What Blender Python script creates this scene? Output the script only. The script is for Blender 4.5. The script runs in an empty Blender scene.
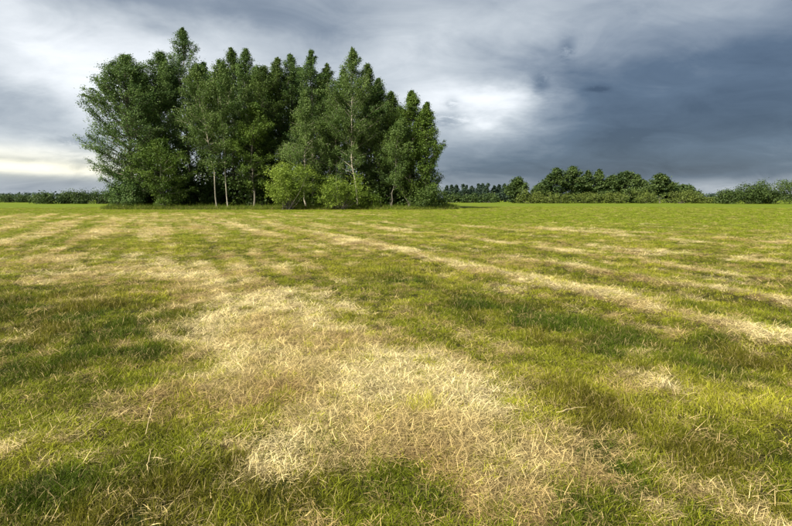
import bpy, math, random
import numpy as np
from mathutils import Vector
R = math.radians
sc = bpy.context.scene
col = sc.collection
rng = np.random.default_rng(11)
random.seed(11)

# ------------------------------------------------------------------ camera
EYE, PITCH, FPX, CX, CY = 1.6, R(7.0), 528.0, 396.0, 263.0
cam_d = bpy.data.cameras.new('camera'); cam = bpy.data.objects.new('camera', cam_d); col.objects.link(cam)
cam_d.sensor_width = 36; cam_d.lens = 24; cam_d.clip_start = 0.05; cam_d.clip_end = 6000
cam.location = (0, 0, EYE); cam.rotation_euler = (R(90) - PITCH, 0, 0)
sc.camera = cam
cp, sp = math.cos(PITCH), math.sin(PITCH)

def G(u, v):
    """surveyed point of the flat field (metres) for a spot seen in the photograph"""
    a = (u - CX) / FPX; b = -(v - CY) / FPX
    dx, dy, dz = a, cp + b * sp, -sp + b * cp
    k = EYE / -dz
    return dx * k, dy * k
def X(u, D, z=0.0):
    return (u - CX) / FPX * (D * cp - (z - EYE) * sp)
def Z(v, D):
    k = (CY - v) / FPX
    return EYE + D * (k * cp - sp) / (cp + k * sp)
def AZEL(u, v):
    a = (u - CX) / FPX; b = -(v - CY) / FPX
    d = Vector((a, cp + b * sp, -sp + b * cp)).normalized()
    return math.degrees(math.atan2(d.x, d.y)), math.degrees(math.asin(d.z))

# ------------------------------------------------------------------ colour management
sc.view_settings.view_transform = 'Standard'; sc.view_settings.look = 'None'
sc.view_settings.exposure = 1.0; sc.view_settings.gamma = 1.0
sc.view_settings.use_curve_mapping = False
sc.render.engine = 'CYCLES'
sc.cycles.max_bounces = 5; sc.cycles.diffuse_bounces = 2; sc.cycles.transmission_bounces = 2
sc.cycles.transparent_max_bounces = 8
sc.cycles.use_denoising = True

# ------------------------------------------------------------------ sun and sky
SUN_EL, SUN_AZ = 39.0, -134.0          # azimuth from +Y (view direction) towards +X: behind, to the left
sd = bpy.data.lights.new('sun', 'SUN'); sd.energy = 5.0; sd.angle = R(5); sd.color = (1.0, 0.93, 0.77)
sun = bpy.data.objects.new('sun', sd); col.objects.link(sun)
sdir = Vector((math.sin(R(SUN_AZ)) * math.cos(R(SUN_EL)), math.cos(R(SUN_AZ)) * math.cos(R(SUN_EL)), math.sin(R(SUN_EL))))
sun.rotation_euler = sdir.to_track_quat('Z', 'Y').to_euler()
sun.location = (-20, -20, 40)

class NT:
    def __init__(s, tree): s.t = tree; s.n = tree.nodes; s.l = tree.links
    def new(s, typ, **kw):
        n = s.n.new(typ)
        for k, v in kw.items(): setattr(n, k, v)
        return n
    def put(s, sock, v):
        if v is None: return
        if isinstance(v, bpy.types.NodeSocket): s.l.new(v, sock)
        else: sock.default_value = v
    def m(s, op, a, b=None, c=None, clamp=False):
        n = s.new('ShaderNodeMath', operation=op); n.use_clamp = clamp
        s.put(n.inputs[0], a); s.put(n.inputs[1], b); s.put(n.inputs[2], c)
        return n.outputs[0]
    def mix(s, f, a, b, blend='MIX'):
        n = s.new('ShaderNodeMix', data_type='RGBA', blend_type=blend)
        s.put(n.inputs[0], f); s.put(n.inputs[6], a); s.put(n.inputs[7], b)
        return n.outputs[2]
    def noise(s, vec, scale, detail=4, rough=.55, dist=0.0):
        n = s.new('ShaderNodeTexNoise'); s.put(n.inputs['Vector'], vec)
        n.inputs['Scale'].default_value = scale; n.inputs['Detail'].default_value = detail
        n.inputs['Roughness'].default_value = rough; n.inputs['Distortion'].default_value = dist
        return n
    def ramp(s, f, stops, interp='LINEAR'):
        n = s.new('ShaderNodeValToRGB'); s.put(n.inputs[0], f); r = n.color_ramp; r.interpolation = interp
        while len(r.elements) < len(stops): r.elements.new(0.5)
        for e, (p, c) in zip(r.elements, stops): e.position = p; e.color = (*c, 1)
        return n.outputs[0]
    def mapr(s, v, a, b, c=0., d=1., smooth=True):
        n = s.new('ShaderNodeMapRange'); n.interpolation_type = 'SMOOTHSTEP' if smooth else 'LINEAR'
        s.put(n.inputs[0], v)
        for i, k in enumerate((a, b, c, d)): n.inputs[1 + i].default_value = k
        return n.outputs[0]

world = bpy.data.worlds.new('World'); sc.world = world; world.use_nodes = True
world.cycles.sampling_method = 'MANUAL'; world.cycles.sample_map_resolution = 256
w = NT(world.node_tree); w.n.clear()
tc = w.new('ShaderNodeTexCoord'); sep = w.new('ShaderNodeSeparateXYZ'); w.l.new(tc.outputs['Generated'], sep.inputs[0])
sx, sy, sz = sep.outputs
zc = w.m('MAXIMUM', sz, 0.0)
den = w.m('ADD', zc, 0.27)
comb = w.new('ShaderNodeCombineXYZ')
w.l.new(w.m('DIVIDE', sx, den), comb.inputs[0]); w.l.new(w.m('DIVIDE', sy, den), comb.inputs[1])
plane = comb.outputs[0]                                     # cloud deck seen from below
mp = w.new('ShaderNodeMapping'); mp.inputs['Rotation'].default_value = (0, 0, R(-24)); mp.inputs['Scale'].default_value = (1.25, 1.5, 1)
w.l.new(plane, mp.inputs[0])
n_big = w.noise(mp.outputs[0], 0.9, 5, .55, .5)
n_mid = w.noise(mp.outputs[0], 2.4, 8, .62, .9)
n_warp = w.noise(plane, 0.9, 6, .58)
wsep = w.new('ShaderNodeSeparateColor'); w.l.new(n_warp.outputs['Color'], wsep.inputs[0])
AZ = w.m('MULTIPLY', w.m('ARCTAN2', sx, sy), 57.29578)
EL = w.m('MULTIPLY', w.m('ARCSINE', sz), 57.29578)
AZw = w.m('ADD', AZ, w.m('MULTIPLY', w.m('SUBTRACT', wsep.outputs[0], .5), 22))
ELw = w.m('ADD', EL, w.m('MULTIPLY', w.m('MULTIPLY', w.m('SUBTRACT', wsep.outputs[1], .5), 15), w.mapr(EL, 0, 12)))
def lobe(u, v, du, dv, amp, warp=True, tilt=0.0):
    a0, e0 = AZEL(u, v); sa = du / 9.2; se = dv / 9.2
    A, E = (AZw, ELw) if warp else (AZ, EL)
    p = w.m('SUBTRACT', A, a0); q = w.m('SUBTRACT', E, e0)
    if tilt: q = w.m('SUBTRACT', q, w.m('MULTIPLY', p, tilt))
    p = w.m('DIVIDE', p, sa); q = w.m('DIVIDE', q, se)
    r2 = w.m('ADD', w.m('MULTIPLY', p, p), w.m('MULTIPLY', q, q))
    return w.m('MULTIPLY', w.m('EXPONENT', w.m('MULTIPLY', r2, -1)), amp)
L = w.m('ADD', 0.52, w.m('MULTIPLY', w.m('SUBTRACT', n_big.outputs[0], .5), .38))
L = w.m('ADD', L, w.m('MULTIPLY', w.m('SUBTRACT', n_mid.outputs[0], .5), .30))
for a in [
    (740, 95, 190, 65, -.34), (640, 140, 160, 45, -.18), (700, 168, 190, 16, -.13), (560, 165, 140, 26, -.10),
    (560, 75, 55, 18, -.10), (488, 104, 52, 20, .44), (640, 45, 200, 40, -.08), (470, 20, 70, 22, .16), (420, 90, 60, 40, .14),
    (50, 68, 130, 45, .30), (180, 4, 190, 18, -.18), (15, 112, 55, 14, -.14), (40, 138, 90, 9, .10), (300, 60, 170, 40, .10),
    (640, 10, 120, 22, .05)]:
    L = w.m('ADD', L, lobe(*a))
for a in [(20, 167, 150, 5.5, .46), (20, 152, 120, 5, .20), (40, 184, 160, 9, -.06), (735, 187, 90, 8, .20)]:
    L = w.m('ADD', L, w.m('MULTIPLY', lobe(*a, warp=False, tilt=-.035), w.mapr(n_mid.outputs[0], .2, .6, .55, 1.1)))
# torn scud under the deck
n_sc = w.noise(plane, 9.0, 5, .7, .4)
scud = None
for (u, v, du, dv) in [(567, 50, 7, 9), (452, 104, 7, 5), (450, 120, 18, 7), (540, 84, 8, 9), (598, 89, 11, 3), (630, 136, 12, 4), (90, 142, 30, 4)]:
    s_ = lobe(u, v, du, dv, 1.0, warp=False); scud = s_ if scud is None else w.m('MAXIMUM', scud, s_)
scud = w.m('MULTIPLY', scud, w.mapr(n_sc.outputs[0], .34, .55))
L = w.m('SUBTRACT', L, w.m('MULTIPLY', scud, .21))
cloud = w.ramp(L, [(0.0, (.030, .050, .088)), (.18, (.070, .104, .158)), (.40, (.20, .240, .295)), (.62, (.43, .47, .51)), (.85, (.74, .77, .80)), (1.0, (.93, .95, .96))])
# light from the low gap in the clouds is cream
warm = w.m('ADD', lobe(10, 167, 170, 8, 1.0, warp=False, tilt=-.035), lobe(10, 152, 140, 9, .55, warp=False, tilt=-.03), clamp=True)
cloud = w.mix(warm, cloud, (1.04, .97, .78, 1), 'MULTIPLY')
nish = w.new('ShaderNodeTexSky'); nish.sky_type = 'NISHITA'; nish.sun_disc = False
nish.sun_elevation = R(SUN_EL); nish.sun_rotation = R(SUN_AZ)
cl10 = w.new('ShaderNodeVectorMath', operation='SCALE'); w.l.new(cloud, cl10.inputs[0]); cl10.inputs['Scale'].default_value = 6.6
skyc = w.mix(0.94, nish.outputs[0], cl10.outputs[0])
bg = w.new('ShaderNodeBackground'); w.l.new(skyc, bg.inputs[0]); bg.inputs[1].default_value = 0.1
wo = w.new('ShaderNodeOutputWorld'); w.l.new(bg.outputs[0], wo.inputs[0])

# ------------------------------------------------------------------ helpers
def tag(o, label=None, cat=None, group=None, kind=None):
    if label: o['label'] = label
    if cat: o['category'] = cat
    if group: o['group'] = group
    if kind: o['kind'] = kind
    return o
def empty(name, loc):
    o = bpy.data.objects.new(name, None); o.location = loc; o.empty_display_size = .3; col.objects.link(o); return o
def mesh_np(name, V, loops, totals, mat, attrs=None, smooth=False):
    me = bpy.data.meshes.new(name)
    V = np.asarray(V, np.float32); loops = np.asarray(loops, np.int32).ravel(); totals = np.asarray(totals, np.int32)
    me.vertices.add(len(V)); me.vertices.foreach_set('co', V.ravel())
    me.loops.add(len(loops)); me.loops.foreach_set('vertex_index', loops)
    me.polygons.add(len(totals)); st = np.concatenate(([0], np.cumsum(totals)[:-1])).astype(np.int32)
    me.polygons.foreach_set('loop_start', st)
    if smooth: me.polygons.foreach_set('use_smooth', np.ones(len(totals), bool))
    for k, v in (attrs or {}).items():
        a = me.attributes.new(k, 'FLOAT', 'POINT'); a.data.foreach_set('value', np.asarray(v, np.float32))
    me.update(calc_edges=True); me.validate()
    if mat: me.materials.append(mat)
    return me
def obj(name, me, parent=None, loc=None):
    o = bpy.data.objects.new(name, me); col.objects.link(o)
    if parent: o.parent = parent
    if loc is not None: o.location = loc
    return o

def _hash(ix, iy, seed):
    h = (ix.astype(np.int64) * 374761393 + iy.astype(np.int64) * 668265263 + seed * 1442695041) & 0xffffffff
    h = ((h ^ (h >> 13)) * 1274126177) & 0xffffffff
    h = h ^ (h >> 16)
    return (h & 0xffff) / 65535.0
def vnoise(x, y, seed=0):
    ix = np.floor(x).astype(np.int64); iy = np.floor(y).astype(np.int64)
    fx = x - ix; fy = y - iy; fx = fx * fx * (3 - 2 * fx); fy = fy * fy * (3 - 2 * fy)
    a = _hash(ix, iy, seed); b = _hash(ix + 1, iy, seed); c = _hash(ix, iy + 1, seed); d = _hash(ix + 1, iy + 1, seed)
    return (a * (1 - fx) + b * fx) * (1 - fy) + (c * (1 - fx) + d * fx) * fy
def fbm(x, y, seed=0, octv=4):
    s = 0; am = .5; t = 0
    for i in range(octv):
        s = s + am * vnoise(x * 2 ** i + 17.3 * i, y * 2 ** i - 9.1 * i, seed + i); t += am; am *= .5
    return s / t
def sstep(a, b, x):
    t = np.clip((x - a) / (b - a), 0, 1); return t * t * (3 - 2 * t)

# ------------------------------------------------------------------ the field: where hay lies, where grass is deep green or darkened as vignette
MOW = (-0.40, 0.9165)                               # mowing direction
def across(x, y): return x * 0.9165 + y * 0.40
def along(x, y): return -x * 0.40 + y * 0.9165
def spots(x, y, lst, wob=0.28):
    wx = (fbm(x * 1.9, y * 1.9, 71, 4) - .5) * 2.6; wy = (fbm(x * 1.9, y * 1.9, 81, 4) - .5) * 2.6
    out = np.zeros_like(x)
    for (u, v, rs, rt, amp) in lst:                 # radii across / along the mowing direction, metres
        cx, cy = G(u, v)
        ds = (across(x, y) - across(cx, cy)) / rs + wx * wob * 2; dt = (along(x, y) - along(cx, cy)) / rt + wy * wob * 2
        out = out + amp * np.exp(-(ds * ds + dt * dt))
    return out
STRAW = [  # photographed hay patches
    (225, 278, .9, 1.6, .9), (175, 272, .9, 1.6, .75), (120, 268, .7, 1.2, .5), (200, 300, .6, 1.0, .5), (275, 305, .65, 1.4, .9), (235, 325, .8, 1.1, .9), (290, 345, .65, .9, .9), (350, 350, .4, .7, .6), (250, 360, .5, .6, .5), (350, 370, .5, .75, .9),
    (420, 372, .42, .7, .95), (390, 400, .45, .6, 1.0), (440, 410, .4, .5, .9), (480, 430, .38, .5, .9), (330, 395, .45, .5, .8), (280, 455, .26, .26, .45), (325, 425, .38, .35, .6), (400, 440, .35, .35, .7),
    (540, 445, .26, .4, .9), (570, 455, .24, .35, .7), (500, 470, .2, .3, .8), (520, 500, .16, .25, .7), (640, 500, .14, .2, .7), (470, 500, .14, .2, .5),
    (650, 386, .17, .35, 1.0), (620, 410, .12, .5, .6), (690, 425, .12, .4, .5), (545, 385, .15, .4, .5),
    (60, 277, .5, 1.0, .8), (90, 300, .45, .5, .5), (0, 450, .16, .25, .8), (5, 335, .3, .4, .4), (40, 352, .2, .4, .4), (205, 380, .3, .35, .5), (170, 400, .2, .25, .35),
    (160, 230, 2.5, 3.0, .6), (300, 262, 1.2, 2.5, .35), (250, 255, 1.2, 2.0, .3), (635, 250, .6, 1.3, .9), (755, 260, .5, 1.6, .9), (560, 230, 1.5, 3, .6), (760, 240, 1, 2.5, .5),
    (90, 235, 1.5, 3.5, .4), (20, 262, 1.5, 1.5, .35), (770, 520, .1, .3, .8), (720, 490, .2, .2, .3)]
LUSH = [
    (60, 322, 1.5, 1.2, .9), (20, 300, 1.2, 1.0, .8), (75, 360, .8, .6, .7), (120, 335, .6, .8, .5), (210, 245, 2.0, 1.6, .35), (95, 250, .8, 3, .3),
    (190, 480, .6, .3, .8), (120, 500, .6, .3, .5), (250, 500, .5, .2, .6), (60, 400, .6, .5, .25),
    (650, 445, .45, .55, .95), (740, 455, .35, .4, .8), (600, 475, .22, .22, .7), (560, 500, .15, .2, .4), (760, 362, .5, 1.0, .6), (700, 355, .5, .9, .5), (590, 400, .2, .5, .5),
    (470, 300, .6, 3.0, .35), (540, 325, .6, 1.8, .4), (640, 340, .5, 1.5, .5), (730, 316, .45, 1.8, .45), (430, 285, .7, 4.0, .3)]
def windrow(x, y, s0, t0, t1, wd, seed):
    s = across(x, y); t = along(x, y)
    c = s0 + (fbm(t * .35, t * 0 + 3.3, seed, 3) - .5) * .9
    k = .55 + .9 * fbm(t * .8, s * .8, seed + 5, 3)
    return np.exp(-((s - c) / wd) ** 2) * sstep(t0, t0 + 1.5, t) * (1 - sstep(t1 - 4, t1, t)) * k
def field(x, y):
    s = across(x, y); t = along(x, y); r = np.hypot(x, y)
    big = fbm(s * .5, t * .17, 1, 4); mid = fbm(x * 1.5, y * 1.5, 2, 4); fine = fbm(x * 5, y * 5, 3, 3)
    stripe = .5 + .5 * np.cos((s - 6.3) * 2 * np.pi / 2.35 + (fbm(t * .12, s * .1, 9, 2) - .5) * 5)
    straw = .20 + .6 * (big - .42) + 1.0 * (mid - .5) + .9 * (fine - .5) + .85 * spots(x, y, STRAW)
    w1 = windrow(x, y, 6.3, -1, 24, .42, 20); w2 = windrow(x, y, 8.5, 3.0, 12, .34, 30) 
    straw = straw + .8 * w1 + .8 * w2 + .5 * windrow(x, y, 11.0, 2, 30, .4, 40) * (mid > .45)
    fr = sstep(11, 22, r)
    straw = straw + fr * (stripe - .45) * .55 * sstep(.3, .6, fbm(t * .07, s * .2, 13, 3))
    straw = straw + .24 * np.cos(2 * np.pi * s / .78 + (fbm(t * .3, s * .2, 15, 2) - .5) * 3) * sstep(.35, .6, fbm(t * .15, s * .35, 16, 3))
    # sun-bleached stubble towards the copse and to the left, fresh green far right
    straw = straw + sstep(16, 30, y) * (1 - sstep(52, 66, y)) * (.04 - .03 * (x - 0) / 10 - .2 * sstep(12, 30, x))
    straw = straw - .8 * sstep(60, 72, y - .35 * np.minimum(x, 0))
    straw = straw - .5 * sstep(26, 44, y) * sstep(-6, 12, x) - .10 * sstep(2, 5, s) * (1 - sstep(5, 7, s)) * (1 - fr) - .12 * sstep(7, 9, s)
    lush_vignette = .30 * (fbm(x * .9, y * .9, 5, 4) - .42) * 2 + spots(x, y, LUSH) + .6 * sstep(0, 1.6, 4.0 - r) * (fbm(x * 1.5, y * 1.5, 6, 3))  # last term darkens the nearest grass, a lens vignette put into its colour
    lush_vignette = lush_vignette * (.35 + 1.3 * sstep(.38, .62, fbm(x * 3.2, y * 3.2, 61, 3)))
    lush_vignette = lush_vignette - .3 * fr
    straw = straw - .55 * np.clip(lush_vignette, 0, 1) * (1 - np.clip(spots(x, y, STRAW), 0, 1))
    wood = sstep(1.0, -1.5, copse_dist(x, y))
    return np.clip(straw, 0, 1), np.clip(lush_vignette, 0, 1), wood, w1, w2
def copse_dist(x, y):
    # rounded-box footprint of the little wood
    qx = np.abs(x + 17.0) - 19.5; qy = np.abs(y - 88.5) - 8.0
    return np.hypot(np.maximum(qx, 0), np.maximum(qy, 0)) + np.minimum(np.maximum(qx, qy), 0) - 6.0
def height(x, y):
    r = np.hypot(x, y); f = 1 - sstep(60, 120, r)
    s = across(x, y)
    h = .07 * (fbm(x * .45, y * .45, 50, 3) - .5) + .05 * (fbm(x * 2.2, y * 2.2, 55, 3) - .5) * (1 - sstep(15, 40, r))
    h = h + .06 * windrow(x, y, 6.3, -1, 24, .42, 20) + .06 * windrow(x, y, 8.5, 3, 12, .34, 30)
    h = h + .022 * np.cos((s - 6.3) * 2 * np.pi / 2.35) * (1 - sstep(10, 40, r))
    return h * f

# ------------------------------------------------------------------ materials
def mat(name):
    m = bpy.data.materials.new(name); m.use_nodes = True; t = NT(m.node_tree); t.n.clear()
    o = t.new('ShaderNodeOutputMaterial'); return m, t, o
def attr(t, name, typ='GEOMETRY'):
    n = t.new('ShaderNodeAttribute'); n.attribute_name = name; n.attribute_type = typ; return n

def ground_mat():
    m, t, o = mat('meadow_soil_and_stubble')
    geo = t.new('ShaderNodeNewGeometry'); pos = geo.outputs['Position']
    n1 = t.noise(pos, 9, 6, .65); n2 = t.noise(pos, 1.6, 5, .6); n3 = t.noise(pos, 45, 3, .6)
    mp = t.new('ShaderNodeMapping'); mp.inputs['Rotation'].default_value = (0, 0, R(-23.6)); mp.inputs['Scale'].default_value = (1, .12, 1); t.l.new(pos, mp.inputs[0])
    n4 = t.noise(mp.outputs[0], 1.1, 6, .65)
    st = attr(t, 'straw').outputs['Fac']; lu = attr(t, 'lush_vignette').outputs['Fac']; wd = attr(t, 'wood').outputs['Fac']; fr = attr(t, 'far').outputs['Fac']
    st2 = t.m('ADD', st, t.m('MULTIPLY', t.m('SUBTRACT', n1.outputs[0], .5), .9))
    st2 = t.m('ADD', st2, t.m('MULTIPLY', t.m('MULTIPLY', t.m('SUBTRACT', n4.outputs[0], .5), 1.1), fr))
    st2 = t.mapr(st2, .2, .8)
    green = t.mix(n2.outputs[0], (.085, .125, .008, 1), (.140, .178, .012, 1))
    near_gap_shade = t.mix(n1.outputs[0], (.014, .015, .004, 1), (.050, .046, .010, 1))  # near ground coloured dark to paint shadowed gaps between the blades
    green = t.mix(fr, near_gap_shade, green)
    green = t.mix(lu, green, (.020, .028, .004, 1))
    straw = t.mix(n3.outputs[0], (.075, .050, .020, 1), (.22, .155, .062, 1)); straw = t.mix(fr, straw, (.50, .40, .16, 1))  # near straw base darkened as painted shadow beneath the hay
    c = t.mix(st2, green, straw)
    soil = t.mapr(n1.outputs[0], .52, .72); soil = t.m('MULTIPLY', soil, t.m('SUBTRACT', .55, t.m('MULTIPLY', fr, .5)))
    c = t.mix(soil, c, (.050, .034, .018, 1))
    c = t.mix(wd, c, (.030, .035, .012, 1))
    b = t.new('ShaderNodeBump'); b.inputs['Strength'].default_value = .7; b.inputs['Distance'].default_value = .04
    t.l.new(t.m('ADD', n1.outputs[0], t.m('MULTIPLY', n3.outputs[0], .5)), b.inputs['Height'])
    p = t.new('ShaderNodeBsdfPrincipled'); t.l.new(c, p.inputs['Base Color']); p.inputs['Roughness'].default_value = .95
    p.inputs['Specular IOR Level'].default_value = .1
    t.l.new(b.outputs[0], p.inputs['Normal']); t.l.new(p.outputs[0], o.inputs[0]); return m

def grass_mat():
    m, t, o = mat('grass_blades')
    c = attr(t, 'gcol', 'INSTANCER').outputs['Color']; r = attr(t, 'rnd').outputs['Fac']; dry = attr(t, 'dry').outputs['Fac']
    k = t.mapr(r, 0, 1, .45, 1.5, False)
    v = t.new('ShaderNodeVectorMath', operation='SCALE'); t.l.new(c, v.inputs[0]); t.l.new(k, v.inputs['Scale'])
    cc = t.mix(dry, v.outputs[0], (.58, .46, .20, 1))
    d = t.new('ShaderNodeBsdfPrincipled'); t.l.new(cc, d.inputs['Base Color']); d.inputs['Roughness'].default_value = .6; d.inputs['Specular IOR Level'].default_value = .12
    tr = t.new('ShaderNodeBsdfTranslucent'); t.l.new(cc, tr.inputs[0])
    mx = t.new('ShaderNodeMixShader'); mx.inputs[0].default_value = .3
    t.l.new(d.outputs[0], mx.inputs[1]); t.l.new(tr.outputs[0], mx.inputs[2]); t.l.new(mx.outputs[0], o.inputs[0]); return m

def leaf_mat(name, a, b, trans=.3):
    m, t, o = mat(name)
    tn = attr(t, 'tint').outputs['Fac']
    c = t.mix(tn, (*a, 1), (*b, 1))
    d = t.new('ShaderNodeBsdfPrincipled'); t.l.new(c, d.inputs['Base Color']); d.inputs['Roughness'].default_value = .55; d.inputs['Specular IOR Level'].default_value = .25
    tr = t.new('ShaderNodeBsdfTranslucent'); t.l.new(c, tr.inputs[0])
    mx = t.new('ShaderNodeMixShader'); mx.inputs[0].default_value = trans
    t.l.new(d.outputs[0], mx.inputs[1]); t.l.new(tr.outputs[0], mx.inputs[2]); t.l.new(mx.outputs[0], o.inputs[0]); return m

def bark_mat(name, a, b, dark, amt):
    m, t, o = mat(name)
    tcn = t.new('ShaderNodeTexCoord'); mp = t.new('ShaderNodeMapping'); mp.inputs['Scale'].default_value = (1, 1, 2.2); t.l.new(tcn.outputs['Object'], mp.inputs[0])
    n = t.noise(mp.outputs[0], 3, 5, .6); n2 = t.noise(mp.outputs[0], 1.3, 4, .7)
    c = t.mix(n.outputs[0], (*a, 1), (*b, 1)); c = t.mix(t.mapr(n2.outputs[0], .62 - amt, .70 - amt), c, (*dark, 1))
    p = t.new('ShaderNodeBsdfPrincipled'); t.l.new(c, p.inputs['Base Color']); p.inputs['Roughness'].default_value = .85
    t.l.new(p.outputs[0], o.inputs[0]); return m

M_ground = ground_mat(); M_grass = grass_mat()
LEAF = {
    'aspen': leaf_mat('aspen_leaves', (.040, .084, .020), (.135, .210, .056)),
    'dark': leaf_mat('dark_leaves', (.034, .068, .012), (.115, .170, .036)),
    'birch': leaf_mat('birch_leaves', (.052, .098, .019), (.142, .208, .052)),
    'poplar': leaf_mat('poplar_leaves', (.046, .090, .011), (.140, .210, .034)),
    'willow': leaf_mat('willow_leaves', (.092, .150, .014), (.240, .320, .048)),
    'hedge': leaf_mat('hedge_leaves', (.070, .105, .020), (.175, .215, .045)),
    'fardark': leaf_mat('far_dark_leaves', (.030, .060, .016), (.095, .140, .036)),
    'pine': leaf_mat('hazed_pine_needles', (.024, .048, .034), (.055, .088, .056)),  # distance haze put into the needles as a bluish colour
}
BARK = {'birch': bark_mat('birch_bark', (.26, .23, .17), (.40, .36, .29), (.05, .045, .04), .06),
        'grey': bark_mat('grey_bark', (.10, .09, .07), (.19, .17, .13), (.04, .035, .03), .08)}

# ------------------------------------------------------------------ ground sheet
def build_ground():
    th = np.concatenate((np.radians(np.arange(-62, 62.01, .36)), np.radians(np.arange(66, 295, 4.0))))   # from +Y towards +X
    rr = np.concatenate(([0.25], np.geomspace(.8, 140, 215), np.geomspace(150, 4000, 26)))
    T, RR = np.meshgrid(th, rr); x = (RR * np.sin(T)).ravel(); y = (RR * np.cos(T)).ravel()
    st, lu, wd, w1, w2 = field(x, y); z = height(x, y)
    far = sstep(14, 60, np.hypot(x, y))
    nt, nr = len(th), len(rr)
    i, j = np.meshgrid(np.arange(nr - 1), np.arange(nt), indexing='ij')
    a = i * nt + j; b = i * nt + (j + 1) % nt; c = (i + 1) * nt + (j + 1) % nt; d = (i + 1) * nt + j
    F = np.stack((a, d, c, b), -1).reshape(-1, 4)
    loops = np.concatenate((F.ravel(), np.arange(nt)[::-1].astype(int)))
    # the little hub is fan-closed by one polygon
    tot = np.concatenate((np.full(len(F), 4), [nt]))
    me = mesh_np('field', np.stack((x, y, z), -1), loops, tot, M_ground, {'straw': st, 'lush_vignette': lu, 'wood': wd, 'far': far}, smooth=True)
    o = obj('field', me); tag(o, kind='structure'); return o
build_ground()

# ------------------------------------------------------------------ grass (tufts scattered by geometry nodes)
def blade_set(n, rad, hmin, hmax, wid, lie, seed, dryfrac, segs=3, lift=0.0):
    g = np.random.default_rng(seed)
    pr = rad * np.sqrt(g.random(n)); pa = g.random(n) * 2 * np.pi
    base = np.stack((pr * np.cos(pa), pr * np.sin(pa), g.random(n) * lift - .01), -1)
    az = g.random(n) * 2 * np.pi
    ln = hmin + (hmax - hmin) * g.random(n) ** 1.4
    if lie: e0 = np.radians(-8 + 56 * g.random(n) ** 1.6); e1 = e0 - np.radians(g.uniform(0, 45, n))
    else: e0 = np.radians(g.uniform(48, 90, n)); e1 = e0 - np.radians(g.uniform(10, 95, n))
    az2 = az + g.normal(0, .25 if lie else .5, n)
    wd = wid * g.uniform(.6, 1.3, n)
    P = [base]; ks = segs
    for k in range(ks):
        f = (k + .5) / ks; e = e0 + (e1 - e0) * f; a = az + (az2 - az) * f
        P.append(P[-1] + (ln / ks)[:, None] * np.stack((np.cos(e) * np.cos(a), np.cos(e) * np.sin(a), np.sin(e)), -1))
    if lie:
        for k in range(1, ks + 1): P[k][:, 2] = np.maximum(P[k][:, 2], .004)
    fa = az + np.pi / 2 + g.normal(0, .5, n)
    side = np.stack((np.cos(fa), np.sin(fa), g.normal(0, .35, n)), -1)
    V = []; 
    for k in range(ks):
        tw = (1 - .22 * k) * wd * .5
        V += [P[k] - side * tw[:, None], P[k] + side * tw[:, None]]
    V.append(P[ks])
    nv = 2 * ks + 1
    V = np.stack(V, 1).reshape(-1, 3)
    o = np.arange(n) * nv
    Q = [np.stack((o + 2 * k, o + 2 * k + 1, o + 2 * k + 3, o + 2 * k + 2), -1) for k in range(ks - 1)]
    T = np.stack((o + 2 * ks - 2, o + 2 * ks - 1, o + 2 * ks), -1)
    loops = np.concatenate([q.ravel() for q in Q] + [T.ravel()])
    tot = np.concatenate((np.full(n * (ks - 1), 4), np.full(n, 3)))
    rnd = np.repeat(g.random(n), nv); dry = np.repeat((g.random(n) < dryfrac) * g.uniform(.5, 1, n), nv)
    return V, loops, tot, {'rnd': rnd, 'dry': dry}
def tuft_collection(name, specs):
    c = bpy.data.collections.new(name)                      # never linked to the scene: only a source of shapes
    for i, s in enumerate(specs):
        V, l, t, a = blade_set(*s)
        me = mesh_np('%s_%02d' % (name, i), V, l, t, M_grass, a)
        c.objects.link(bpy.data.objects.new('%s_%02d' % (name, i), me))
    return c
def scatter(name, coll, P, rot, scl, idx, gcol, label, cat):
    me = bpy.data.meshes.new(name); n = len(P)
    me.vertices.add(n); me.vertices.foreach_set('co', np.asarray(P, np.float32).ravel())
    def at(nm, typ, key, arr):
        a = me.attributes.new(nm, typ, 'POINT'); a.data.foreach_set(key, np.ascontiguousarray(arr).ravel())
    at('rot', 'FLOAT_VECTOR', 'vector', rot.astype(np.float32)); at('scl', 'FLOAT_VECTOR', 'vector', scl.astype(np.float32))
    at('idx', 'INT', 'value', idx.astype(np.int32))
    at('gcol', 'FLOAT_COLOR', 'color', np.concatenate((gcol, np.ones((n, 1))), 1).astype(np.float32))
    me.update(); me.materials.append(M_grass)
    o = obj(name, me); tag(o, label, cat, kind='stuff')
    ng = bpy.data.node_groups.new(name, 'GeometryNodeTree')
    ng.interface.new_socket('Geometry', in_out='INPUT', socket_type='NodeSocketGeometry')
    ng.interface.new_socket('Geometry', in_out='OUTPUT', socket_type='NodeSocketGeometry')
    N, Lk = ng.nodes, ng.links
    gi = N.new('NodeGroupInput'); go = N.new('NodeGroupOutput'); ip = N.new('GeometryNodeInstanceOnPoints'); ci = N.new('GeometryNodeCollectionInfo')
    ci.inputs['Collection'].default_value = coll; ci.inputs['Separate Children'].default_value = True; ci.inputs['Reset Children'].default_value = True
    def na(nm, dt):
        q = N.new('GeometryNodeInputNamedAttribute'); q.data_type = dt; q.inputs['Name'].default_value = nm; return q.outputs['Attribute']
    Lk.new(gi.outputs[0], ip.inputs['Points']); Lk.new(ci.outputs[0], ip.inputs['Instance'])
    ip.inputs['Pick Instance'].default_value = True
    Lk.new(na('idx', 'INT'), ip.inputs['Instance Index']); Lk.new(na('scl', 'FLOAT_VECTOR'), ip.inputs['Scale'])
    er = N.new('FunctionNodeEulerToRotation'); Lk.new(na('rot', 'FLOAT_VECTOR'), er.inputs[0]); Lk.new(er.outputs[0], ip.inputs['Rotation'])
    Lk.new(ip.outputs[0], go.inputs[0])
    md = o.modifiers.new('scatter', 'NODES'); md.node_group = ng
    return o

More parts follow.
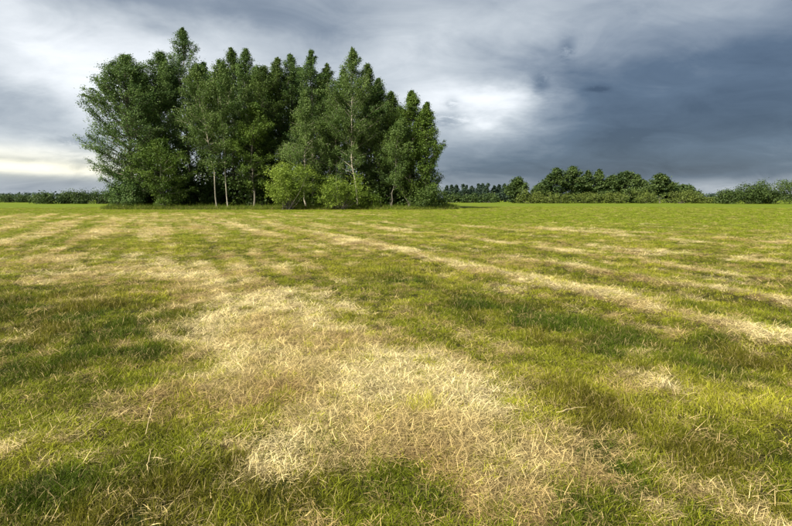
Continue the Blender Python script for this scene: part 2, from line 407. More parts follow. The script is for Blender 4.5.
def meadow():
    NG, NS = 6, 6
    green = tuft_collection('green_tuft', [(60, .075, .025, .10, .0038, False, 100 + i, .10) for i in range(NG)])
    hay = tuft_collection('hay_tuft', [(62, .09, .025, .125, .0029, True, 200 + i, .0, 3, .035) for i in range(NS)])
    # sample distance so that tufts get sparser and coarser away from the eye
    rg = np.geomspace(1.2, 105, 800); sc_ = np.maximum(1, rg / 5.5) ** .5; dens = (260 + 200 * (1 - sstep(3.5, 9, rg))) / sc_ ** 2
    pdf = dens * rg; cdf = np.concatenate(([0], np.cumsum(.5 * (pdf[1:] + pdf[:-1]) * np.diff(rg)))); half = R(47)
    n = int(cdf[-1] * 2 * half); cdf /= cdf[-1]
    r = np.interp(rng.random(n), cdf, rg); th = rng.uniform(-half, half, n)
    x = r * np.sin(th); y = r * np.cos(th)
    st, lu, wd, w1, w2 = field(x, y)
    keep = (copse_dist(x, y) > .3) & (y < 100)
    x, y, r, st, lu = x[keep], y[keep], r[keep], st[keep], lu[keep]; n = len(x)
    z = height(x, y); s = np.maximum(1, r / 5.5) ** .5
    is_hay = rng.random(n) < .05 + .70 * sstep(.12, .95, st)
    tone = fbm(x * .7, y * .7, 33, 4); tone2 = fbm(x * 3, y * 3, 34, 2)
    far = sstep(9, 40, r)
    olive = np.array((.170, .195, .010)); dk = np.array((.044, .076, .004)); yel = np.array((.290, .285, .024)); fargr = np.array((.180, .250, .007))
    gc = olive + (yel - olive) * np.clip((tone - .4) * 2.6, 0, 1)[:, None]
    gc = gc + (fargr - gc) * (far * .75)[:, None]
    gc = gc + (np.array((.38, .37, .03)) - gc) * (np.clip(st * .9 - .05, 0, .8) * (1 - lu))[:, None]
    dk = dk + (np.array((.120, .112, .012)) - dk) * sstep(.42, .6, fbm(x * 1.7, y * 1.7, 37, 3))[:, None]
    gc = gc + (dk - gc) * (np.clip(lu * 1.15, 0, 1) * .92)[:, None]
    gc = gc * (.62 + .75 * tone2)[:, None] * rng.uniform(.7, 1.3, n)[:, None]
    br = np.array((.47, .345, .145)); pale = np.array((.76, .635, .310)); wh = np.array((.82, .70, .39))
    q = np.clip((fbm(x * 1.2, y * 1.2, 44, 4) - .34) * 2.3 + (st - .55) * .8 + .08, 0, 1.0) 
    hc = br + (pale - br) * q[:, None]; hc = hc + (wh - hc) * (sstep(.75, 1.0, q) * .8)[:, None]
    hc = hc * rng.uniform(.5, 1.25, n)[:, None]
    rot = np.stack((rng.normal(0, .10, n), rng.normal(0, .10, n), rng.uniform(0, 6.283, n)), -1)
    zs = s ** .3 * rng.uniform(.7, 1.25, n)
    zg = zs * (.50 + .55 * lu + .5 * (tone - .4)) * np.exp(rng.normal(0, .28, n)) * (.55 + .9 * fbm(x * 6, y * 6, 35, 2))
    sg = s * rng.uniform(.8, 1.2, n)
    g = ~is_hay
    P = np.stack((x, y, z - .004), -1)
    scatter('meadow_grass', green, P[g], rot[g], np.stack((sg, sg, zg), -1)[g], rng.integers(0, NG, g.sum()), gc[g], 'short green and olive grass growing all over the mown field', 'grass')
    h = is_hay
    scatter('cut_hay', hay, P[h], rot[h], np.stack((sg, sg, zs), -1)[h], rng.integers(0, NS, h.sum()), hc[h], 'pale dry cut hay lying in patches and rows on the field', 'hay')
    print('tufts', g.sum(), h.sum())
meadow()

# ------------------------------------------------------------------ trees and shrubs
def tube(path, rad, sides):
    path = np.asarray(path, float); rad = np.asarray(rad, float); n = len(path)
    tg = np.gradient(path, axis=0); tg /= np.linalg.norm(tg, axis=1)[:, None] + 1e-9
    ref = np.where(np.abs(tg[:, 2:3]) > .9, np.array([[1., 0, 0]]), np.array([[0, 0, 1.]]))
    a = np.cross(tg, ref); a /= np.linalg.norm(a, axis=1)[:, None] + 1e-9; b = np.cross(tg, a)
    an = np.arange(sides) * 2 * np.pi / sides
    V = (path[:, None, :] + rad[:, None, None] * (np.cos(an)[None, :, None] * a[:, None, :] + np.sin(an)[None, :, None] * b[:, None, :])).reshape(-1, 3)
    i, j = np.meshgrid(np.arange(n - 1), np.arange(sides), indexing='ij')
    F = np.stack((i * sides + j, i * sides + (j + 1) % sides, (i + 1) * sides + (j + 1) % sides, (i + 1) * sides + j), -1).reshape(-1, 4)
    return V, F
def join_tubes(lst):
    Vs, Fs, o = [], [], 0
    for V, F in lst: Vs.append(V); Fs.append(F + o); o += len(V)
    return np.concatenate(Vs), np.concatenate(Fs)
def quads_mesh(name, V, F, m, smooth=True): return mesh_np(name, V, F.ravel(), np.full(len(F), 4), m, smooth=smooth)

def leaves(name, C, sig, cnt, tint, size, m, g, droop=0.0, aspect=.62):
    """C cluster centres, sig spread (n,3), cnt leaves per cluster"""
    C = np.repeat(C, cnt, 0); S = np.repeat(sig, cnt, 0); T = np.repeat(tint, cnt)
    n = len(C); off = g.normal(0, 1, (n, 3)) * S
    off[:, 2] -= np.abs(g.normal(0, 1, n)) * droop
    P = C + off
    nor = g.normal(0, 1, (n, 3)); nor[:, 2] = np.abs(nor[:, 2]) + .55
    # leaves face outwards from their clump a little, as real sprays do
    nor += off / (np.linalg.norm(off, axis=1)[:, None] + 1e-6) * .7
    nor /= np.linalg.norm(nor, axis=1)[:, None]
    a = g.normal(0, 1, (n, 3)); 
    if droop: a[:, 2] -= 1.6
    a -= nor * (a * nor).sum(1)[:, None]; a /= np.linalg.norm(a, axis=1)[:, None] + 1e-9
    b = np.cross(nor, a); l = size * g.uniform(.65, 1.35, n)[:, None] * .5
    V = np.stack((P - a * l, P + b * l * aspect - a * l * .1, P + a * l, P - b * l * aspect - a * l * .1), 1).reshape(-1, 3)
    V[:, 2] = np.maximum(V[:, 2], .03)
    tt = np.clip(T + g.normal(0, .14, n), 0, 1)
    return mesh_np(name, V, np.arange(4 * n), np.full(n, 4), m, {'tint': np.repeat(tt, 4)})

PROF = {
    'cone': lambda s: np.clip(np.minimum(1.0, .55 + s * 2.2), 0, 1) * np.maximum(0.02, np.minimum(1, 1.35 * (1 - s))) ** .9,
    'oval': lambda s: np.maximum(.10, np.sin(np.pi * np.clip(.10 + .87 * s, 0, 1))) ** .75,
    'spire': lambda s: np.maximum(.03, np.minimum(1, 1.6 * (1 - s) ** .85)) * np.minimum(1, .6 + s * 2.2),
    'column': lambda s: np.maximum(.06, np.clip((1 - s) * 1.55, 0, 1) ** .95) * np.minimum(1, .75 + s),
    'round': lambda s: np.maximum(.15, np.sqrt(np.clip(1 - (2 * s - .85) ** 2 / 1.35, 0, 1))),
}
def tree(name, label, cat, group, base, top, Rm, prof, leaf, bark, seed, crown0=.18, nb=46, up=(62, 30), curl=18,
         cden=1.7, per=26, lsize=.185, sig=.34, droop=0.0, r0=.16, bias=(0, 0), wob=.45, tvar=.22, tmean=.5, lscale=1.0, leaders=0, lead_r=.5, dome=.22, rag=(.38, 1.36)):
    """base (x,y), top (x,y,z); branches leave the trunk, side shoots leave the branches, leaves sit on the shoots"""
    g = np.random.default_rng(seed)
    ox, oy = base; H = top[2]
    root = empty(name, (ox, oy, float(height(np.array([ox]), np.array([oy]))[0]) - .03))
    tag(root, label, cat, group)
    tx, ty = top[0] - ox, top[1] - oy
    tt = np.linspace(0, 1, 12)
    wx = np.cumsum(g.normal(0, wob * .3, 12)); wy = np.cumsum(g.normal(0, wob * .3, 12)); wx -= wx[0] + (wx[-1] - wx[0]) * tt; wy -= wy[0] + (wy[-1] - wy[0]) * tt
    TP = np.stack((tx * tt + wx, ty * tt + wy, H * tt), -1)
    TR = r0 * (1 - tt) ** .8 + .015; TR[0] *= 1.35
    obj('trunk', quads_mesh('trunk', *tube(TP, TR, 8), BARK[bark]), root)
    tubes = []; CC, CT, CS = [], [], []
    at = lambda s: np.array([np.interp(s, tt, TP[:, k]) for k in range(3)])
    ph = g.random() * 6.28
    for i in range(nb):
        f = (i + g.uniform(.1, .9)) / nb; s = crown0 + (1 - crown0) * f ** .9 * .985
        p0 = at(s); az = ph + i * 2.39996 + g.normal(0, .35)
        ln = Rm * float(PROF[prof](np.array(f))) * g.uniform(*rag) * lscale + .15
        ln /= max(.45, math.sin(R(up[0] + (up[1] - up[0]) * f - curl * .45)))
        dirv = np.array((math.sin(az), math.cos(az)))
        k = 1 + bias[0] * dirv[0] + bias[1] * dirv[1]; ln *= max(.35, k)
        inc = R(up[0] + (up[1] - up[0]) * f + g.normal(0, 8))
        ln = min(ln, (H - p0[2] + .35) / max(.12, math.cos(inc - R(curl) * .45)) * g.uniform(.8, 1.0) + .15)
        az_o = np.array((math.sin(az), math.cos(az)))
        steep = g.uniform(1.15, 2.3) if prof in ('spire', 'cone', 'column') else 0
        for _ in range(11):                                     # keep the bough under a domed outline
            io = inc - R(curl) * .45; ex = p0[:2] - np.array((tx, ty)) * s + az_o * ln * math.sin(io)
            if p0[2] + ln * math.cos(io) > min(H * (1 - dome * (np.hypot(*ex) / Rm) ** 1.5) + .2, H + .1 - steep * np.hypot(*ex)): ln *= .86
        pts = [p0]; ns = 6; tf = min(1.0, .25 + ln / 2.0)
        for q in range(ns):
            ic = inc - R(curl) * (q / ns); st = ln / ns
            az_q = az + g.normal(0, .10)
            pts.append(pts[-1] + st * np.array((math.sin(ic) * math.sin(az_q), math.sin(ic) * math.cos(az_q), math.cos(ic))))
        pts = np.array(pts); br = np.interp(s, tt, TR) * .42 * min(1, .45 + ln / Rm * .6)
        tubes.append(tube(pts, np.linspace(br, .008, ns + 1), 4))
        btint = tmean + g.normal(0, tvar)
        pt = lambda q: np.array([np.interp(q, np.linspace(0, 1, ns + 1), pts[:, kk]) for kk in range(3)])
        cl = int(max(4, round(ln * cden))); sub = int(max(2, round(ln * .95)))
        for q in np.linspace(.34, 1.0, cl) + g.uniform(-.04, .04, cl):
            c = pt(min(1, q)); CC.append(c); CT.append(btint + g.normal(0, .08)); CS.append(sig * tf * (.75 + .4 * g.random()) * (1.15 - .45 * q))
        for j in range(sub):
            q = g.uniform(.25, .9); c0 = pt(q); sl = ln * g.uniform(.25, .5) * (1.1 - q * .5)
            a2 = az + g.choice((-1, 1)) * g.uniform(.5, 1.2); i2 = inc + g.normal(0, .25) - .1
            c1 = c0 + sl * np.array((math.sin(i2) * math.sin(a2), math.sin(i2) * math.cos(a2), math.cos(i2)))
            tubes.append(tube(np.array((c0, (c0 + c1) / 2 + g.normal(0, .05, 3), c1)), (br * .4, br * .25, .006), 3))
            for q2 in (.5, .8, 1.0):
                CC.append(c0 + (c1 - c0) * q2 + g.normal(0, .08, 3)); CT.append(btint + g.normal(0, .12)); CS.append(sig * tf * (.7 + .4 * g.random()))
    for j in range(leaders):                                    # upright shoots that break up the top outline
        a = g.random() * 6.283; rr = Rm * lead_r * math.sqrt(g.random()); zt = H * (1 - dome * .8 * (rr / (Rm * lead_r)) ** 1.2) * g.uniform(.955, 1.0)
        c0 = at(.70) + np.array((math.sin(a) * rr * .5, math.cos(a) * rr * .5, 0)); c0[2] = min(c0[2], zt - 1.5)
        tip = at(.93); c1 = np.array((tip[0] + math.sin(a) * rr, tip[1] + math.cos(a) * rr, zt))
        tubes.append(tube(np.array((c0, (c0 + c1) / 2 + g.normal(0, .12, 3), c1)), (.05, .03, .008), 3))
        bt = tmean + g.normal(0, tvar)
        for q in np.linspace(.45, 1.0, 9): CC.append(c0 + (c1 - c0) * q + g.normal(0, .06, 3)); CT.append(bt + g.normal(0, .08)); CS.append(sig * (1.0 - .8 * q))
    for q in np.linspace(.9, 1.0, 5): CC.append(at(q)); CT.append(tmean); CS.append(sig * (.34 - .2 * (q - .9) / .1))
    obj('limbs', quads_mesh('limbs', *join_tubes(tubes), BARK[bark]), root)
    CC = np.array(CC); CT = np.clip(np.array(CT), 0, 1); CS = np.array(CS)
    ok = CC[:, 2] > .25; CC, CT, CS = CC[ok], CT[ok], CS[ok]
    cnt = np.maximum(3, g.poisson(per, len(CC)))
    sg = np.stack((CS, CS, CS * .8), -1)
    obj('crown', leaves('crown', CC, sg, cnt, CT, lsize, LEAF[leaf], g, droop), root)
    return root

def bush(name, label, cat, group, base, rx, ry, H, leaf, seed, ncl=120, per=34, lsize=.2, sig=.26, tmean=.5, tvar=.2, lumps=7, zmin=.12, spiky=0.0, zc=(.38, .66)):
    g = np.random.default_rng(seed)
    root = empty(name, (base[0], base[1], -.03)); tag(root, label, cat, group)
    # several rounded masses make up the outline
    la = g.random(lumps) * 6.283; lr = np.sqrt(g.random(lumps)) * .62
    lc = np.stack((lr * np.cos(la) * rx, lr * np.sin(la) * ry, H * g.uniform(zc[0], zc[1], lumps)), -1)
    lR = np.minimum(g.uniform(.34, .52, lumps), .9)
    CC = []; CT = []
    lt = tmean + g.normal(0, tvar * .7, lumps)
    for i in range(ncl):
        k = i % lumps; d = g.normal(0, 1, 3); d /= np.linalg.norm(d); 
        rad = g.uniform(.55, 1.0) ** .6
        c = lc[k] + d * rad * np.array((lR[k] * rx, lR[k] * ry, min(lR[k] * H, H - lc[k, 2] * .98)))
        if spiky and d[2] > .3: c[2] += g.random() * spiky
        if c[2] < zmin * H: c[2] = g.uniform(.04, .35) * H
        CC.append(c); CT.append(lt[k] + g.normal(0, .12))
    CC = np.array(CC); CT = np.clip(CT, 0, 1)
    tubes = []
    for i in g.choice(ncl, min(26, ncl), replace=False):
        b0 = np.array((g.normal(0, .12 * rx), g.normal(0, .12 * ry), 0.)); mid = b0 + (CC[i] - b0) * .5; mid[2] *= .85
        tubes.append(tube(np.array((b0, mid, CC[i])), (.05, .032, .01), 4))
    obj('stems', quads_mesh('stems', *join_tubes(tubes), BARK['grey']), root)
    cnt = np.maximum(4, g.poisson(per, ncl)); sg = np.full((ncl, 3), sig)
    obj('foliage', leaves('foliage', CC, sg, cnt, CT, lsize, LEAF[leaf], g), root)
    return root

# --- the copse: (name, label, base u, D, top u, top v, radius m, options)
def ctree(name, label, ub, D, ut, vt, Rm, seed, group=None, cat='tree', dy=0, **kw):
    zt = Z(vt, D)
    return tree(name, label, cat, group, (X(ub, D), D), (X(ut, D, zt), D + dy, zt), Rm, seed=seed, **kw)
ASP = dict(leaf='aspen', bark='grey'); DRK = dict(leaf='dark', bark='grey'); BIR = dict(leaf='birch', bark='birch'); POP = dict(leaf='poplar', bark='grey')
ctree('aspen_tree', 'broad dark aspen with branches sweeping out left, at the left end of the copse', 134, 80, 125, 56, 6.9, 1, prof='oval', up=(84, 34), curl=34, nb=120, leaders=30, lead_r=.85, rag=(.7, 1.1), dome=.34, cden=2.1, crown0=.05, per=25, sig=.30, lsize=.19, bias=(-.12, 0), r0=.26, **ASP)
ctree('aspen_tree', 'bushy topped aspen just right of the sweeping leftmost tree', 160, 83, 161, 54, 4.2, 2, prof='oval', up=(66, 26), curl=22, nb=84, leaders=14, lead_r=.75, crown0=.08, per=29, sig=.30, r0=.24, **ASP)
ctree('aspen_tree', 'tallest aspen whose thin crooked tip rises above the copse at left', 196, 88, 182, 28, 4.4, 3, prof='spire', up=(60, 28), nb=84, leaders=3, lead_r=.5, crown0=.15, per=26, sig=.28, r0=.22, wob=.7, **ASP)
ctree('birch_tree', 'leaning birch with bent white trunk and pale drooping crown, left of its twin', 217, 77.5, 197, 64, 3.7, 4, leaders=6, lead_r=.8, prof='oval', up=(60, 34), curl=-25, nb=62, crown0=.28, per=25, sig=.26, droop=.42, lsize=.175, r0=.085, wob=.5, **BIR)
ctree('birch_tree', 'straight white stemmed birch close right of the leaning birch', 228, 78, 219, 60, 3.4, 5, leaders=6, lead_r=.8, prof='oval', up=(60, 34), curl=-22, nb=62, crown0=.28, per=25, sig=.26, droop=.38, lsize=.175, r0=.075, wob=.4, **BIR)
ctree('aspen_tree', 'dark aspen with several raised tips behind the two white birch stems', 236, 87, 231, 48, 4.4, 6, prof='spire', up=(58, 24), nb=84, leaders=6, lead_r=.5, crown0=.10, per=26, sig=.28, r0=.24, **DRK)
ctree('aspen_tree', 'dark aspen with a forked tip right of the paired birches', 252, 85, 246, 49, 3.8, 7, prof='spire', up=(58, 22), nb=78, leaders=5, lead_r=.4, crown0=.10, per=26, sig=.28, r0=.22, **ASP)
ctree('aspen_tree', 'lower dark tree filling the dip above the large willow bush', 263, 84, 264, 68, 3.8, 8, prof='oval', up=(64, 28), nb=76, leaders=7, lead_r=.7, crown0=.08, per=26, sig=.28, r0=.2, **DRK)
ctree('aspen_tree', 'slim dark tree at the middle of the copse skyline, left of two', 279, 86, 278, 57, 3.6, 9, prof='spire', up=(58, 22), nb=76, leaders=3, lead_r=.4, crown0=.08, per=26, sig=.28, r0=.22, **DRK)
ctree('aspen_tree', 'slim dark tree at the middle of the copse skyline, right of two', 292, 88, 290, 54, 3.6, 10, prof='spire', up=(58, 22), nb=76, leaders=3, lead_r=.4, crown0=.08, per=26, sig=.28, r0=.22, **ASP)
ctree('alder_tree', 'pointed cone topped tree above the pale weeping birch', 312, 85, 311, 50, 4.0, 11, prof='cone', up=(66, 34), nb=84, crown0=.08, per=26, sig=.26, r0=.22, **ASP)
ctree('alder_tree', 'small pointed tip between the cone topped tree and the tall central spire', 329, 86, 327, 63, 3.4, 12, prof='cone', up=(64, 32), nb=76, crown0=.08, per=26, sig=.26, r0=.2, **DRK)
ctree('birch_tree', 'pale yellowish weeping birch standing forward behind the round willow bush', 307, 79, 305, 89, 3.6, 13, prof='cone', up=(60, 36), curl=-40, nb=76, crown0=.16, per=26, sig=.23, droop=.6, lsize=.175, r0=.11, leaf='birch', bark='birch', tmean=.75)
ctree('birch_tree', 'tall spired birch with bare pale trunk showing at mid height', 358, 79, 352, 47, 4.4, 14, prof='spire', up=(58, 28), curl=-8, nb=84, crown0=.22, per=25, sig=.26, droop=.25, r0=.10, lsize=.175, **BIR)
ctree('birch_tree', 'birch with arching pale drooping boughs left of the bare pale trunk', 338, 81, 336, 90, 3.6, 15, prof='oval', up=(62, 34), curl=-35, nb=62, crown0=.22, per=26, sig=.25, droop=.5, r0=.12, lsize=.175, **BIR)
ctree('alder_tree', 'dark spire stepping down just right of the tall spired birch', 368, 84, 367, 64, 3.7, 16, leaders=3, prof='spire', up=(58, 26), nb=80, crown0=.08, per=26, sig=.27, r0=.2, **DRK)
ctree('alder_tree', 'dark tree on the sloping right shoulder of the copse, higher of two', 380, 83, 379, 78, 3.3, 17, leaders=3, prof='spire', up=(58, 26), nb=74, crown0=.06, per=26, sig=.27, r0=.18, **ASP)
ctree('alder_tree', 'dark tree on the sloping right shoulder of the copse, lower of two', 392, 82, 391, 91, 3.2, 18, leaders=3, prof='spire', up=(58, 26), nb=72, crown0=.04, per=26, sig=.27, r0=.18, **DRK)
ctree('poplar_tree', 'columnar green poplar second from the right end of the copse', 409, 80, 412, 91, 2.7, 19, prof='column', up=(50, 22), nb=92, crown0=.03, per=29, sig=.26, r0=.18, **POP)
ctree('poplar_tree', 'columnar green poplar at the right end of the copse', 424, 79, 427, 103, 2.35, 20, prof='column', up=(50, 22), nb=88, crown0=.02, per=29, sig=.26, r0=.18, **POP)
ctree('birch_tree', 'young birch with a thin slanting pale stem below the right shoulder', 390, 76.5, 402, 118, 2.2, 21, prof='oval', up=(58, 32), curl=-15, nb=44, crown0=.26, per=25, sig=.25, droop=.25, r0=.045, lsize=.175, leaf='birch', bark='grey')
ctree('aspen_tree', 'low leafy tree with light sprays at the foot of the leftmost aspen', 166, 76.5, 160, 140, 4.3, 22, prof='oval', up=(94, 40), curl=24, nb=70, crown0=.02, leaders=8, lead_r=.8, tmean=.35, per=25, sig=.26, r0=.12, **POP)
ctree('maple_tree', 'leafy green maple like tree between the paired birches and the willow bush', 254, 79.5, 254, 104, 3.3, 23, prof='oval', up=(74, 38), nb=60, crown0=.16, per=29, sig=.26, r0=.14, **POP)
for k, (u, D, v, rm) in enumerate([(140, 96, 74, 5.0), (168, 97, 66, 5.0), (203, 97, 62, 5.0), (222, 96, 66, 5.0), (256, 97, 67, 5), (272, 97, 72, 5), (300, 96, 68, 5), (320, 97, 74, 5), (343, 96, 72, 4.6), (374, 93, 88, 4.4), (400, 91, 108, 4)]):
    ctree('added_backing_tree', 'unseen tree added inside the copse to darken it, behind the front rank', u, D, u, v, rm, 60 + k, group='trees added to darken the inside of the copse', prof='column', up=(70, 26), nb=60, crown0=.02, cden=.8, per=8, sig=.45, lsize=.48, r0=.2, leaders=5, lead_r=.7, tmean=.6, **ASP)  # unseen inner trees, added so the copse interior turns dark

WIL = dict(leaf='willow')
def cbush(name, label, u, D, vt, wpx, seed, group=None, leaf='willow', depth=1.0, wide=1.0, **kw):
    rx = wpx / 2 / FPX * D
    return bush(name, label, 'bush', group, (X(u, D), D), rx * wide, rx * depth, Z(vt, D), leaf, seed, **kw)
cbush('willow_bush', 'large round light green willow bush in front of the copse', 288, 73.4, 164, 62, 31, tmean=.65, ncl=280, per=56, lsize=.17, sig=.25, lumps=10, spiky=.4)
cbush('willow_bush', 'second light green willow bush right of the large round one', 341, 74.0, 175, 56, 32, ncl=220, per=48, lsize=.17, sig=.25, lumps=8, spiky=.3, tmean=.4)
cbush('willow_bush', 'low dull green bush at the foot of the pale trunked birch', 370, 75.5, 190, 30, 33, ncl=110, per=40, lsize=.19, sig=.24, lumps=5, tmean=.1)
cbush('copse_edge_bush', 'dark green bush spreading at the right foot of the copse', 427, 76.5, 187, 40, 34, leaf='dark', ncl=150, per=42, lsize=.21, sig=.26, lumps=7, tmean=.4)
cbush('copse_edge_bush', 'dark green bush at the left foot of the copse', 124, 77, 178, 36, 35, leaf='aspen', ncl=150, per=42, lsize=.22, sig=.28, lumps=7, tmean=.35)
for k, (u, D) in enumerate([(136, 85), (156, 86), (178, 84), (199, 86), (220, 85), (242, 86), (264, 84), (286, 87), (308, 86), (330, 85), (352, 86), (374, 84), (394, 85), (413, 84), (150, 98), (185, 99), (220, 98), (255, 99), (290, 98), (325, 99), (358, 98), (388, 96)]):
    cbush('added_understory_bush', 'dark shrub added between the copse trunks to deepen the shade', u, D, 160 + (k * 7) % 13, 50, 80 + k, group='shrubs added to darken the copse', leaf='dark', ncl=100, per=22, lsize=.42, sig=.40, lumps=9, tmean=.1, zc=(.15, .6))  # shrubs put in to make the gaps under the trees dark

# --- long grass along the foot of the copse
def fringe():
    tall = tuft_collection('tall_tuft', [(34, .30, .35, .95, .022, False, 300 + i, .06) for i in range(5)])
    x = rng.uniform(-45, 11, 22000); y = rng.uniform(70, 106, 22000); d = copse_dist(x, y)
    k = (d < 1.1) & ((d > -1.6) | (rng.random(22000) < .2)) & (y > 72); x, y, d = x[k], y[k], -d[k]; n = len(x)
    s = rng.uniform(.8, 1.2, n); zs = rng.uniform(.7, 1.55, n) * (1 - .25 * np.clip(-d, 0, 1)) * (.6 + .6 * fbm(x * .25, y * .25, 91, 2))
    c = np.array((.125, .175, .020)) * rng.uniform(.7, 1.35, n)[:, None] * (1 + .5 * (fbm(x * .3, y * .3, 92, 2) - .5))[:, None]
    scatter('tall_grass', tall, np.stack((x, y, np.zeros(n)), -1), np.stack((0 * s, 0 * s, rng.uniform(0, 6.28, n)), -1), np.stack((s, s, zs), -1), rng.integers(0, 5, n), c,
            'uncut long grass along the foot of the copse', 'grass')
fringe()

# --- far trees to the right
FD = dict(leaf='fardark', bark='grey')
def ftree(name, label, u, D, vt, wpx, seed, group=None, **kw):
    zt = Z(vt, D); rm = wpx / 2 / FPX * D * 1.12
    a = dict(nb=44, per=12, cden=1.3, lsize=.56, sig=.50, r0=.22, crown0=.02, up=(92, 34), prof='oval', leaders=9, lead_r=1.0, dome=.34, wob=.9, tvar=.3); a.update(kw)
    return tree(name, label, 'tree', group, (X(u, D), D), (X(u, D, zt), D, zt), rm, seed=seed, **a)
ftree('far_tree', 'rounded dark tree on the skyline right of the low conifer row', 518, 172, 179, 24, 401, **FD)
ftree('far_tree', 'small tree in the notch before the far double crowned tree', 539, 178, 186, 14, 402, **FD)
ftree('far_tree', 'left half of the tallest far right clump, with airy crown', 556, 176, 169, 24, 403, crown0=.06, **FD)
ftree('far_tree', 'right half of the tallest far right clump', 572, 178, 168, 24, 404, crown0=.06, **FD)
ftree('far_tree', 'pointed twin to the right of the tallest far clump, nearer of two spires', 588, 178, 171, 14, 405, prof='spire', up=(60, 26), leaders=2, **FD)
ftree('far_tree', 'narrow far spire just left of the broad rounded far tree', 599, 180, 170, 14, 406, prof='spire', up=(60, 26), leaders=2, **FD)
ftree('far_tree', 'broad rounded dark far tree at the middle of the right skyline', 626, 176, 173, 40, 407, nb=60, **FD)
ftree('far_tree', 'smaller dark far tree filling in before the broad rounded one', 612, 178, 177, 20, 408, **FD)
ftree('far_tree', 'flat topped far tree with gaps, right of the broad rounded one', 660, 180, 175, 24, 409, crown0=.30, **FD)
ftree('far_tree', 'low far tree at the right end of the far clump', 684, 182, 186, 24, 410, **FD)
for k, (u, v, tx) in enumerate([(546, 182, 'in the notch left of the tallest far clump'), (580, 180, 'between the tallest far clump and the far spires'), (606, 182, 'between the far spires and the broad rounded tree'),
                              (644, 182, 'in the dip right of the broad rounded far tree'), (672, 184, 'between the flat topped tree and the end of the far clump')]):
    ftree('far_tree', 'low dark infill tree ' + tx, u, 186, v, 22, 490 + k, **FD)
names = ['first', 'second', 'third', 'fourth', 'fifth', 'sixth', 'seventh', 'eighth', 'ninth', 'tenth', 'eleventh', 'twelfth', 'thirteenth']
for k in range(13):
    u = 447 + k * 5.2 + random.uniform(-1, 1)
    ftree('far_conifer', 'little conifer with a bluish haze tint in the low far row, %s from the copse' % names[k], u, 225 + random.uniform(-5, 5), 184.5 + random.uniform(-1.2, 1.6), 8, 420 + k, group='low conifer row beyond the field',
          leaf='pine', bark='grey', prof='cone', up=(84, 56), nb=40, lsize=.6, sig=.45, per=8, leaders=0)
HW = [(452, 16, 193, 'under the left end of the conifer row'), (470, 22, 194, 'under the middle of the conifer row'), (490, 20, 193, 'under the right end of the conifer row')]
for k, (u, wd, v, tx) in enumerate(HW):
    cbush('far_bush', 'dull far bush ' + tx, u, 190, v, wd, 440 + k, group='bushes along the far hedge', leaf='fardark', ncl=80, per=18, lsize=.55, sig=.5, lumps=6, tmean=.5, wide=1.3, zc=(.25, .62))
HB = [(530, 24, 190.5, 'left of the pale hedge'), (556, 36, 192, 'under the tallest far clump'), (588, 34, 192.5, 'under the two far spires'), (617, 20, 192, 'small, under the broad rounded far tree'), (646, 40, 190.5, 'biggest of the pale far hedge'), (680, 36, 190.5, 'at the right end of the pale far hedge'), (703, 18, 197.5, 'very low, left in the gap before the far right thicket'), (718, 20, 197, 'very low, right in the gap before the far right thicket')]
for k, (u, wd, v, tx) in enumerate(HB):
    cbush('far_hedge_bush', 'grey green hedge bush ' + tx, u, 165, v, wd, 450 + k, group='bushes along the far hedge', leaf='hedge', ncl=110, per=34, lsize=.34, sig=.42, lumps=8, depth=.6, wide=1.3, zc=(.25, .62), tmean=.6)
HR = [(728, 26, 190, 'low bush at the left foot of the far right thicket'), (748, 36, 184, 'sloping bush in the far right thicket'), (772, 44, 179.5, 'highest bush of the far right thicket'), (800, 50, 181, 'bush cut off by the right edge of the picture'), (760, 40, 191, 'low dark bush in front of the far right thicket'), (835, 60, 182, None)]
for k, (u, wd, v, tx) in enumerate(HR):
    if tx: cbush('far_thicket_bush', tx, u, 150, v, wd, 460 + k, group='far right thicket', leaf='fardark', ncl=130, per=38, lsize=.36, sig=.48, lumps=8, tmean=.6)
HL = [(8, 24, 194.5, 200, 'leftmost low far bush'), (26, 22, 195, 200, 'second low far bush from the left edge'), (48, 26, 191, 150, 'left end bush of the left far hedge'), (66, 24, 190.5, 150, 'second bush of the left far hedge'), (84, 24, 190, 150, 'third bush of the left far hedge'), (102, 26, 190, 150, 'bush of the left far hedge beside the copse'), (120, 26, 191, 152, 'bush of the left far hedge half hidden by the copse')]
for k, (u, wd, v, D, tx) in enumerate(HL):
    cbush('far_left_bush', 'dark ' + tx, u, D, v, wd, 470 + k, group='left far hedge', leaf='fardark', ncl=110, per=34, lsize=.36, sig=.45, lumps=7, tmean=.55, depth=.7, wide=1.3, zc=(.25, .62))

# --- a distant wood that reads as one mass
def far_wood():
    g = np.random.default_rng(9); n = 3000
    x = g.uniform(-700, 700, n); h = 3.2 + 2.6 * fbm(x * .02, x * 0, 7, 4)
    C = np.stack((x, 430 + g.uniform(-8, 8, n), h * g.random(n) ** .7), -1)
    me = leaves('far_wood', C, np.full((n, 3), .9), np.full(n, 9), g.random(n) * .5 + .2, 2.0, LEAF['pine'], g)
    tag(obj('far_wood', me), 'faint distant wood along the horizon', 'wood', kind='stuff')
far_wood()

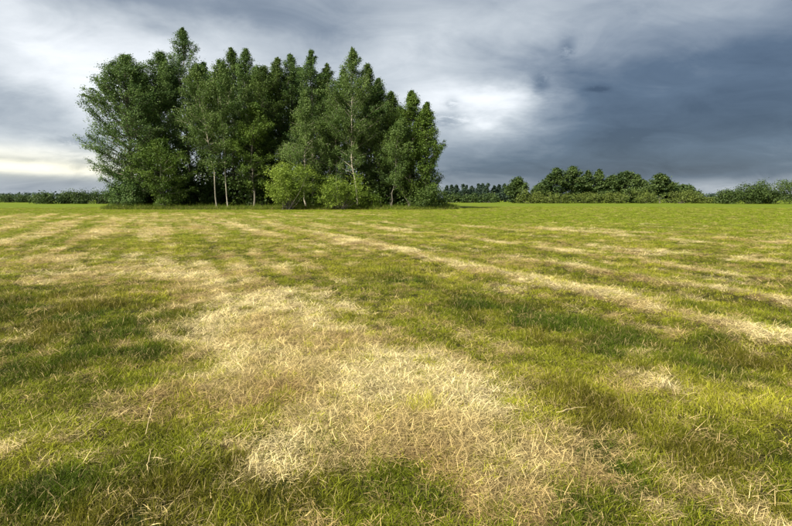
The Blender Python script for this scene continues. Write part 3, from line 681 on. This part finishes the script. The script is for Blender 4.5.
# ------------------------------------------------------------------ a few single plants and stalks in the foreground
def plain(name, c, trans=.2):
    m, t, o = mat(name); n = t.noise(t.new('ShaderNodeTexCoord').outputs['Object'], 30, 3)
    cc = t.mix(n.outputs[0], (c[0] * .75, c[1] * .72, c[2] * .7, 1), (c[0] * 1.2, c[1] * 1.2, c[2] * 1.2, 1))
    p = t.new('ShaderNodeBsdfPrincipled'); t.l.new(cc, p.inputs['Base Color']); p.inputs['Roughness'].default_value = .6
    tr = t.new('ShaderNodeBsdfTranslucent'); t.l.new(cc, tr.inputs[0]); mx = t.new('ShaderNodeMixShader'); mx.inputs[0].default_value = trans
    t.l.new(p.outputs[0], mx.inputs[1]); t.l.new(tr.outputs[0], mx.inputs[2]); t.l.new(mx.outputs[0], o.inputs[0]); return m
M_stalk = plain('dry_stalk', (.66, .54, .28)); M_tuft = plain('young_grass', (.42, .40, .035), .3)
def gz(x, y): return float(height(np.array([x]), np.array([y]))[0])
def stalk(a, b, label, seed, h0=.05, h1=.09):
    g = np.random.default_rng(seed); (ax, ay), (bx, by) = G(*a), G(*b)
    root = empty('dry_stalk', (ax, ay, gz(ax, ay))); tag(root, label, 'stalk', 'loose dry stalks in the foreground')
    n = 9; t_ = np.linspace(0, 1, n); L_ = math.hypot(bx - ax, by - ay)
    P = np.stack(((bx - ax) * t_, (by - ay) * t_, h0 + (h1 - h0) * t_ + gz(bx, by) * t_ - gz(ax, ay) * t_ + .05 * L_ * np.sin(np.pi * t_)), -1)
    P[1:-1, :2] += np.cumsum(g.normal(0, .004, (n - 2, 2)), 0)
    rad = np.linspace(.0023, .0013, n); rad[n // 2] *= 1.5
    obj('stem', quads_mesh('stem', *tube(P, rad, 6), M_stalk), root)
    k = P[n // 2]; d = g.normal(0, 1, 3); d[2] = .1; d /= np.linalg.norm(d); q = np.cross(d, (0, 0, 1)); q /= np.linalg.norm(q)
    Lf = [k, k + d * .05 + q * .004, k + d * .11 + np.array((0, 0, -.02)), k + d * .05 - q * .004]
    obj('leaf', mesh_np('leaf', np.array(Lf), np.arange(4), [4], M_stalk), root)
stalk((146, 441), (156, 411), 'long pale dry stalk slanting upright in the dark grass at lower left', 1, .05, .12)
stalk((148, 481), (151, 466), 'short pale dry stalk in the dark grass below the long one', 2, .06, .11)
stalk((556, 418), (586, 415), 'pale dry stalk lying level just above the dark green grass on the right', 3)

def tuft(u, v, label, seed, r_, n):
    x, y = G(u, v); V, l, t_, a_ = blade_set(n, r_, .06, .20, .0042, False, seed, .05)
    o = obj('grass_tuft', mesh_np('grass_tuft', V, l, t_, M_tuft, a_), None, (x, y, gz(x, y))); tag(o, label, 'grass tuft')
tuft(424, 411, 'yellow green grass tuft standing in the palest cut hay', 900, .15, 240)
